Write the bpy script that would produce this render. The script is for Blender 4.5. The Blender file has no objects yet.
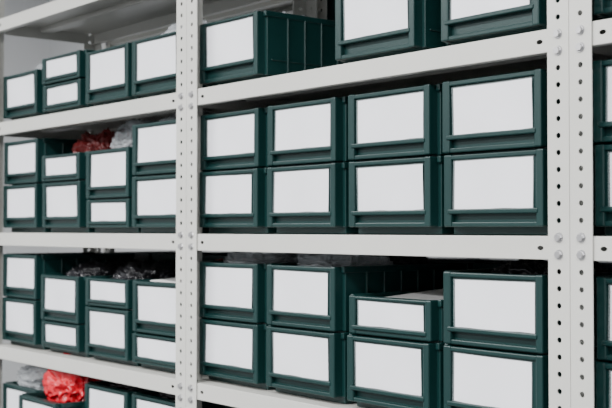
import bpy, bmesh, math, random
from mathutils import Vector, noise
random.seed(7)
EYE=1.45
scene=bpy.context.scene
col=scene.collection

# ---------------- materials ----------------
def mat(name, rgb, rough=.5, metal=0, bump=0, bscale=200, var=0, vscale=8, **kw):
    m=bpy.data.materials.new(name); m.use_nodes=True
    nt=m.node_tree; b=nt.nodes['Principled BSDF']
    b.inputs['Base Color'].default_value=(*rgb,1); b.inputs['Roughness'].default_value=rough
    b.inputs['Metallic'].default_value=metal
    for k,v in kw.items(): b.inputs[k.replace('_',' ')].default_value=v
    tc=nt.nodes.new('ShaderNodeTexCoord')
    if var:
        n=nt.nodes.new('ShaderNodeTexNoise'); n.inputs['Scale'].default_value=vscale; n.inputs['Detail'].default_value=4
        r=nt.nodes.new('ShaderNodeValToRGB')
        r.color_ramp.elements[0].position=.3; r.color_ramp.elements[1].position=.7
        r.color_ramp.elements[0].color=(*[c*(1-var) for c in rgb],1)
        r.color_ramp.elements[1].color=(*[min(1,c*(1+var)) for c in rgb],1)
        nt.links.new(tc.outputs['Object'],n.inputs['Vector']); nt.links.new(n.outputs['Fac'],r.inputs['Fac'])
        nt.links.new(r.outputs['Color'],b.inputs['Base Color'])
    if bump:
        n=nt.nodes.new('ShaderNodeTexNoise'); n.inputs['Scale'].default_value=bscale
        bp=nt.nodes.new('ShaderNodeBump'); bp.inputs['Strength'].default_value=bump; bp.inputs['Distance'].default_value=.002
        nt.links.new(tc.outputs['Object'],n.inputs['Vector']); nt.links.new(n.outputs['Fac'],bp.inputs['Height'])
        nt.links.new(bp.outputs['Normal'],b.inputs['Normal'])
    return m
M_bin=mat('bin_green_plastic',(.0030,.0235,.0225),.38,bump=.12,bscale=350,var=.08,Specular_IOR_Level=.35)
M_label=mat('label_paper',(.84,.84,.89),.45,bump=.25,bscale=18,var=.02,vscale=14)
M_film=mat('label_film_edge',(.35,.45,.46),.15)
M_sleeve=mat('label_sleeve',(.8,.85,.87),.08,bump=.5,bscale=22,Alpha=.14,Specular_IOR_Level=1.0)
M_steel=mat('painted_steel',(.515,.515,.485),.33,bump=.05,bscale=300,var=.03,vscale=5)
M_bolt=mat('zinc_bolt',(.45,.45,.46),.35,metal=.8)
M_red=mat('red_film',(.5,.006,.018),.22,bump=.7,bscale=70)
M_brown=mat('dark_red_film',(.16,.016,.016),.3,bump=.5,bscale=60)
M_clear=mat('clear_film',(.55,.58,.61),.1,bump=.8,bscale=60,Alpha=.36)
M_paper=mat('paper',(.8,.8,.8),.6)
M_parts=mat('dark_parts',(.010,.010,.013),.25,bump=.6,bscale=60)
M_wall=mat('wall_paint',(.58,.59,.60),.8,bump=.1,bscale=90)
M_floor=mat('floor_concrete',(.09,.09,.09),.6,var=.12,vscale=3)
M_ceil=mat('ceiling_paint',(.8,.8,.8),.9)

def link(o): col.objects.link(o); return o
def empty(name,loc=(0,0,0)):
    e=bpy.data.objects.new(name,None); e.location=loc; return link(e)
def meshobj(name,bm,mats,parent=None,smooth=False):
    me=bpy.data.meshes.new(name); bm.to_mesh(me); bm.free()
    for m in mats: me.materials.append(m)
    if smooth:
        for p in me.polygons: p.use_smooth=True
    o=bpy.data.objects.new(name,me); link(o)
    if parent: o.parent=parent
    return o
def box(bm,x0,x1,y0,y1,z0,z1,bev=0,mi=0,seg=2):
    t=bmesh.new()
    vs=[t.verts.new((x,y,z)) for x in(x0,x1) for y in(y0,y1) for z in(z0,z1)]
    for f in((0,1,3,2),(4,6,7,5),(0,4,5,1),(2,3,7,6),(0,2,6,4),(1,5,7,3)): t.faces.new([vs[i] for i in f])
    bmesh.ops.recalc_face_normals(t,faces=t.faces)
    if bev: bmesh.ops.bevel(t,geom=t.edges[:],offset=bev,segments=seg,affect='EDGES',profile=.5)
    vm={v:bm.verts.new(v.co) for v in t.verts}
    for f in t.faces:
        nf=bm.faces.new([vm[v] for v in f.verts]); nf.material_index=mi
    t.free()

# ---------------- bins ----------------
FW=.207; OV=.008; DEP=.298; T=.004
def make_bin_mesh(name,H,l0,l1,seed):
    rnd=random.Random(seed)
    bm=bmesh.new()
    F=.016
    box(bm,0,.017,0,.024,F,H-.001,.0025)
    box(bm,FW-.014,FW,0,.024,F,H-.001,.0025)
    box(bm,.004,FW-.004,.001,.022,l1+.001,H-.002,.002)
    box(bm,.014,FW-.012,.0055,.022,l0-.004,l1+.004)         # label panel
    box(bm,.010,FW-.010,-.002,.022,l0-.009,l0-.001,.002)      # ledge under label
    box(bm,.014,FW-.012,.010,.022,F+.003,l0-.008)           # recessed grip band
    box(bm,.004,FW-.004,.002,.022,F,F+.008,.002)           # bottom bar
    x0,x1=-OV,FW+OV
    box(bm,x0,x1,.020,.026,F,H-.004,.0015)
    box(bm,x0,x0+T,.022,DEP,F,H-.004,.001)
    box(bm,x1-T,x1,.022,DEP,F,H-.004,.001)
    box(bm,x0,x1,DEP-T,DEP,F,H-.004,.001)
    box(bm,x0+.006,x1-.006,.026,DEP-.006,.003,F+.004,.002)     # foot that nests
    for a,b in((x0-.003,x0+.006),(x1-.006,x1+.003)):
        box(bm,a,b,.014,DEP,H-.012,H,.002)
    box(bm,x0-.003,x1+.003,DEP-.008,DEP+.001,H-.012,H,.002)
    for y in(.07,.115,.16,.205,.25):
        for a,b in((x0-.004,x0+.001),(x1-.001,x1+.004)):
            box(bm,a,b,y,y+.004,F+.004,H-.010,.001,seg=1)
    for z in(F+.03,):
        for a,b in((x0-.003,x0+.001),(x1-.001,x1+.003)):
            box(bm,a,b,.03,DEP-.01,z,z+.003,.0008,seg=1)
    lx0=.0225+rnd.uniform(-.001,.003); lx1=lx0+rnd.uniform(.160,.165)
    nx,nz=14,8
    ph=rnd.uniform(0,6); am=rnd.uniform(.0005,.0010); tilt=rnd.uniform(-.0015,.0015); drop=rnd.uniform(0,.002)
    def sheet(ex,dy,mi,amk):
        grid=[]
        for j in range(nz+1):
            row=[]
            for i in range(nx+1):
                u=i/nx; v=j/nz
                x=lx0-ex+(lx1-lx0+2*ex)*u; z=l0-.001-ex*.6+(l1-l0+ex*1.2)*v-drop*v+tilt*(u-.5)
                y=.0038+dy-am*amk*(1+math.sin(ph+u*7+v*2))
                if j==0: z+=.0008*math.sin(ph+u*9)
                row.append(bm.verts.new((x,y,z)))
            grid.append(row)
        for j in range(nz):
            for i in range(nx):
                f=bm.faces.new((grid[j][i],grid[j][i+1],grid[j+1][i+1],grid[j+1][i])); f.material_index=mi; f.smooth=True
    sheet(0,0,1,1)
    sheet(.0025,-.0011,3,1.5)
    box(bm,lx0-.001,lx1+.001,.0005,.0018,l0-.0035,l0-.0012,0,2)
    me=bpy.data.meshes.new(name); bm.to_mesh(me); bm.free()
    for m in(M_bin,M_label,M_film,M_sleeve): me.materials.append(m)
    return me
TALL=[make_bin_mesh('bin_tall_%d'%i,.136,.046,.125,i) for i in range(6)]
SHORT=[make_bin_mesh('bin_short_%d'%i,.086,.033,.077,i+10) for i in range(3)]
BIG=[make_bin_mesh('bin_big_%d'%i,.146,.051,.137,i+20) for i in range(3)]
KIND={'T':(TALL,.122),'S':(SHORT,.072),'B':(BIG,.132)}
YB=1.364
def bin_at(x,z,k,y=YB,rot=0):
    ms,p=KIND[k]
    o=bpy.data.objects.new('storage_bin',random.choice(ms)); link(o)
    o.location=(x,y,EYE+z+.001-.003)
    o.rotation_euler[2]=rot
    if rot>1:
        o.location.x=x+FW
    return p
def stack(x,z,s,y=YB):
    for k in s:
        p=bin_at(x+random.uniform(-.0015,.0015),z,k,y+random.uniform(-.002,.002))
        z+=p
    return z
SH=[.590,.298,-.0105,-.325,-.638,-.95,-1.30]
midx=[-2.022,-1.783,-1.541,-1.304]
lefx=[-3.008,-2.768,-2.528,-2.303]
rgtx=[-1.002,-.762,-.522,-.286]
for x,s in zip(lefx,['T','SS','B','B']): stack(x,SH[1],s)
stack(midx[0],SH[1],'B'); stack(-1.578,SH[1],'BB'); stack(-1.308,SH[1],'BB')
for x in rgtx: stack(x,SH[1],'B')
for x,s in zip(lefx,['TT','TS','ST','TT']): stack(x,SH[2],s)
for x in midx+rgtx: stack(x,SH[2],'TT')
for x,s in zip(lefx,['TT','ST','TS','ST']): stack(x,SH[3],s)
for x,s in zip(midx,['TT','TT','TS','TT']): stack(x,SH[3],s)
for x in rgtx: stack(x,SH[3],'TT')
for x,s,y in zip(lefx,['ST','ST','TT','TT'],[YB,YB-.062,YB,YB]): stack(x,SH[4],s,y)
for x,s in zip(midx,['TS','ST','TT','TS']): stack(x,SH[4],s)
for x in rgtx: stack(x,SH[4],'TT')
for x in lefx+midx+rgtx:
    stack(x,SH[5],'TT'); stack(x,SH[6],'TT')

# ---------------- shelving ----------------
Y0=1.340; Y1=1.672; POSTH=EYE+.78
def perf(bm,plane,a0,w,z0,z1,pos):
    p=.025; n=int((z1-z0)/p); r=.0042; N=16
    cache={}
    def V(a,z):
        co=(a,pos,z) if plane=='y' else (pos,a,z)
        k=(round(a,5),round(z,5))
        if k not in cache: cache[k]=bm.verts.new(co)
        return cache[k]
    for i in range(n):
        cz=z0+p*(i+.5); cx=a0+w/2
        inn=[];out=[]
        for k in range(N):
            an=2*math.pi*k/N; c,s=math.cos(an),math.sin(an); m=max(abs(c),abs(s))
            out.append(V(cx+c/m*w/2,cz+s/m*p/2))
            inn.append(V(cx+c*r,cz+s*r))
        for k in range(N):
            q=(k+1)%N
            bm.faces.new((inn[k],out[k],out[q],inn[q]))
def upright(parent,xc,sgn,yc,ysgn):
    w=.0390
    bm=bmesh.new()
    a0=xc if sgn>0 else xc-w
    perf(bm,'y',a0,w,0,POSTH,yc)
    perf(bm,'x',yc if ysgn>0 else yc-w,w,0,POSTH,xc+sgn*.0012)
    bmesh.ops.recalc_face_normals(bm,faces=bm.faces)
    o=meshobj('upright',bm,[M_steel],parent)
    md=o.modifiers.new('s','SOLIDIFY'); md.thickness=.0018; md.offset=0
    b=bmesh.new(); box(b,min(a0,a0+w)-.0,a0+w,min(yc,yc+ysgn*w),max(yc,yc+ysgn*w),0,.004,.001)
    meshobj('foot_plate',b,[M_steel],parent)
def strip_with_slots(bm,x0,x1,z0,z1,y,slots):
    cz=(z0+z1)/2; N=16; cur=x0
    for cx,rx,rz in sorted(slots):
        a,b=cx-.012,cx+.012
        if a>cur+1e-5:
            bm.faces.new([bm.verts.new(c) for c in((cur,y,z0),(a,y,z0),(a,y,z1),(cur,y,z1))])
        inn=[];out=[]
        for k in range(N):
            an=2*math.pi*k/N;c,s=math.cos(an),math.sin(an);m=max(abs(c),abs(s))
            out.append(bm.verts.new((cx+c/m*.012,y,cz+s/m*(z1-z0)/2))); inn.append(bm.verts.new((cx+c*rx,y,cz+s*rz)))
        for k in range(N):
            q=(k+1)%N; bm.faces.new((inn[k],out[k],out[q],inn[q]))
        cur=b
    bm.faces.new([bm.verts.new(c) for c in((cur,y,z0),(x1,y,z0),(x1,y,z1),(cur,y,z1))])
def shelf(parent,x0,x1,zt,yf,yb):
    h=.034; x0+=.004; x1-=.004
    bm=bmesh.new()
    strip_with_slots(bm,x0,x1,zt-h,zt-.0015,yf+.003,[(x0+.052,.006,.0035),(x1-.052,.006,.0035),(x0+.02,.004,.004),(x1-.02,.004,.004)])
    o=meshobj('shelf_front_lip',bm,[M_steel],parent)
    md=o.modifiers.new('s','SOLIDIFY'); md.thickness=.0016; md.offset=0
    bm=bmesh.new()
    box(bm,x0,x1,yf+.0024,yb-.003,zt-.0025,zt,.0008)
    box(bm,x0,x1,yf+.0024,yf+.018,zt-h-.0008,zt-h+.001,.0004)
    box(bm,x0,x1,yb-.0045,yb-.003,zt-h,zt-.001,.0004)
    box(bm,x0,x1,yb-.018,yb-.003,zt-h-.0008,zt-h+.001,.0004)
    for xa in(x0,x1-.0016): box(bm,xa,xa+.0016,yf+.04,yb-.04,zt-h,zt-.002)
    box(bm,x0+.01,x1-.01,(yf+yb)/2-.02,(yf+yb)/2+.02,zt-.016,zt-.002,.003)
    meshobj('shelf_deck',bm,[M_steel],parent)
def bolts(parent,xs,zs,y):
    bm=bmesh.new()
    for x in xs:
        for z in zs:
            z=round((z-.0125)/.025)*.025+.0125
            for r,d0,d1 in((.0078,-.0009,-.0022),(.0058,-.0022,-.0062)):
                N=12 if r>.006 else 6
                lo=[bm.verts.new((x+r*math.cos(6.2832*k/N),y+d0,z+r*math.sin(6.2832*k/N))) for k in range(N)]
                hi=[bm.verts.new((x+r*.9*math.cos(6.2832*k/N),y+d1,z+r*.9*math.sin(6.2832*k/N))) for k in range(N)]
                bm.faces.new(hi)
                for k in range(N):
                    q=(k+1)%N; bm.faces.new((lo[k],lo[q],hi[q],hi[k]))
    bmesh.ops.recalc_face_normals(bm,faces=bm.faces)
    meshobj('bolts',bm,[M_bolt],parent)
def unit(x0,x1,yf,yb,levels):
    e=empty('shelving_unit')
    for xc,s in((x0,1),(x1,-1)):
        upright(e,xc,s,yf,1); upright(e,xc,s,yb,-1)
    for z in levels: shelf(e,x0,x1,EYE+z,yf,yb)
    zs=[EYE+z-.008 for z in levels]
    bolts(e,(x0+.0195,x1-.0195),zs+[z-.025 for z in zs],yf)
X=[-3.042,-2.0345,-1.0255,-.0165]
for i in range(3): unit(X[i],X[i+1]-.001,Y0,Y1,SH)
YR0=Y1+.03; YR1=YR0+.332
for i in range(3): unit(X[i],X[i+1]-.001,YR0,YR1,SH)
for r in range(1,7):
    for i,xs in enumerate((lefx,midx,rgtx)):
        if r==1 and i==0: continue
        for x in xs:
            z=SH[r]
            for k in ('BB' if r==1 else 'TT'):
                p=bin_at(x,z,k,YR1-.024,math.pi); z+=p

# ---------------- contents ----------------
def bag(name,x,y,z,sx,sy,sz,m,seed,amp=.46):
    bm=bmesh.new(); bmesh.ops.create_icosphere(bm,subdivisions=6,radius=1)
    off=Vector((seed*3.1,seed*1.7,0))
    for v in bm.verts:
        n=v.co.normalized()
        # squarer footprint so the bag fills its bin
        q=Vector((math.copysign(abs(n.x)**.7,n.x),math.copysign(abs(n.y)**.7,n.y),n.z))
        a=1-abs(noise.noise(n*1.5+off))*2
        b=1-abs(noise.noise(n*4.2+off*2))*2
        c=1-abs(noise.noise(n*9+off))*2
        h=amp*(.5*a+.55*b+.32*c)-amp*.7
        v.co=Vector((q.x*(1+h*.35)*sx, q.y*(1+h*.35)*sy, q.z*(1+h*1.5)*sz))
    o=meshobj(name,bm,[m],smooth=True); o.location=(x,y,EYE+z); return o
yc=YB+.15
CX=FW/2
bag('red_plastic_bag',lefx[1]+CX,yc-.062,-.405,.098,.105,.068,M_red,3)
bag('red_plastic_bag',lefx[1]+CX,yc+.01,.20,.09,.10,.055,M_brown,5)
bag('clear_plastic_bag',lefx[2]+CX,yc-.01,.205,.09,.10,.055,M_clear,6)
bag('red_plastic_bag',lefx[3]+CX,YB+.235,-.125,.09,.04,.05,M_brown,9)
bag('clear_plastic_bag',lefx[3]+CX,yc-.02,.435,.09,.10,.038,M_clear,11)
bag('clear_plastic_bag',lefx[0]+CX,yc,.43,.09,.10,.035,M_clear,21)
bag('clear_plastic_bag',lefx[3]+CX,yc-.02,.235,.09,.10,.03,M_clear,22)
bag('clear_plastic_bag',lefx[0]+CX,yc-.03,-.415,.09,.10,.04,M_clear,23)
bag('dark_parts_bag',lefx[1]+CX,yc,-.135,.09,.11,.04,M_parts,24)
bag('dark_parts_bag',lefx[2]+CX,yc,-.135,.09,.11,.045,M_parts,15)
bag('dark_parts_bag',lefx[2]+CX,yc,-.40,.09,.11,.045,M_parts,16)
bag('dark_parts_bag',lefx[3]+CX,yc,-.40,.09,.11,.045,M_parts,17)
bag('clear_plastic_bag',midx[0]+CX,yc-.04,-.080,.09,.08,.046,M_clear,12)
bag('dark_parts_bag',midx[0]+CX,yc+.095,-.085,.09,.045,.04,M_parts,32)
bag('clear_plastic_bag',midx[1]+CX,yc-.04,-.080,.09,.08,.046,M_clear,13)
bag('dark_parts_bag',midx[1]+CX,yc+.095,-.085,.09,.045,.04,M_parts,33)
bag('dark_parts_bag',midx[3]+CX,yc+.01,-.092,.09,.10,.035,M_parts,18)
bag('clear_plastic_bag',midx[0]+CX,yc,.415,.09,.10,.038,M_clear,19)
def papers(x,y,z,w,d,rot):
    bm=bmesh.new()
    for i in range(6):
        zz=i*.003; s=(i%3-1)*.004
        box(bm,-w/2+s,w/2+s,-d/2-s,d/2-s,zz,zz+.002)
    o=meshobj('paper_stack',bm,[M_paper]); o.location=(x,y,EYE+z); o.rotation_euler=(.06,.05,rot)
papers(midx[2]+CX,YB+.15,-.141,.17,.2,.05)
papers(lefx[3]+CX,YB+.095,-.137,.16,.11,.03)

# ---------------- room ----------------
def room(name,x0,x1,y0,y1,z0,z1,m):
    bm=bmesh.new(); box(bm,x0,x1,y0,y1,z0,z1); return meshobj(name,bm,[m])
room('floor',-6,4,-4,3.1,-.1,0,M_floor)
room('wall_back',-6,4,3.0,3.1,0,3,M_wall)
room('wall_left',-6.1,-6,-4,3.1,0,3,M_wall)
room('ceiling',-6.1,4,-4,3.1,3,3.1,M_ceil)
room('baseboard_back',-6,4,2.985,3.0,0,.09,M_ceil)

M_em=bpy.data.materials.new('lamp_diffuser'); M_em.use_nodes=True
b=M_em.node_tree.nodes['Principled BSDF']; b.inputs['Emission Color'].default_value=(1,1,1,1); b.inputs['Emission Strength'].default_value=4
for x,y,en in((-3.6,-.3,86),(-1.6,-.3,86),(.4,-.3,86),(-3.6,-2,86),(-1.6,-2,86),(.4,-2,86),(-4.2,2.5,8)):
    e=empty('ceiling_light_panel',(x,y,2.97))
    bm=bmesh.new()
    box(bm,-.63,.63,-.18,.18,-.03,.03,.004); meshobj('housing',bm,[M_steel],e)
    bm=bmesh.new(); box(bm,-.6,.6,-.15,.15,-.036,-.031); meshobj('diffuser',bm,[M_em],e)
    L=bpy.data.lights.new('lamp','AREA'); L.shape='RECTANGLE'; L.size=1.2; L.size_y=.3; L.energy=en; L.color=(1,.995,.99)
    l=link(bpy.data.objects.new('lamp',L)); l.parent=e; l.location=(0,0,-.045)
w=bpy.data.worlds.new('world'); scene.world=w; w.use_nodes=True
w.node_tree.nodes['Background'].inputs[0].default_value=(.95,.97,1,1)
w.node_tree.nodes['Background'].inputs[1].default_value=.92

# ---------------- camera ----------------
c=bpy.data.cameras.new('camera'); co=link(bpy.data.objects.new('camera',c)); scene.camera=co
c.sensor_width=36; c.lens=1130/612*36
co.location=(0,0,EYE)
co.rotation_euler=(math.radians(90+1.27),0,math.atan2(.773,.635))
c.dof.use_dof=True; c.dof.focus_distance=1.9; c.dof.aperture_fstop=7.5
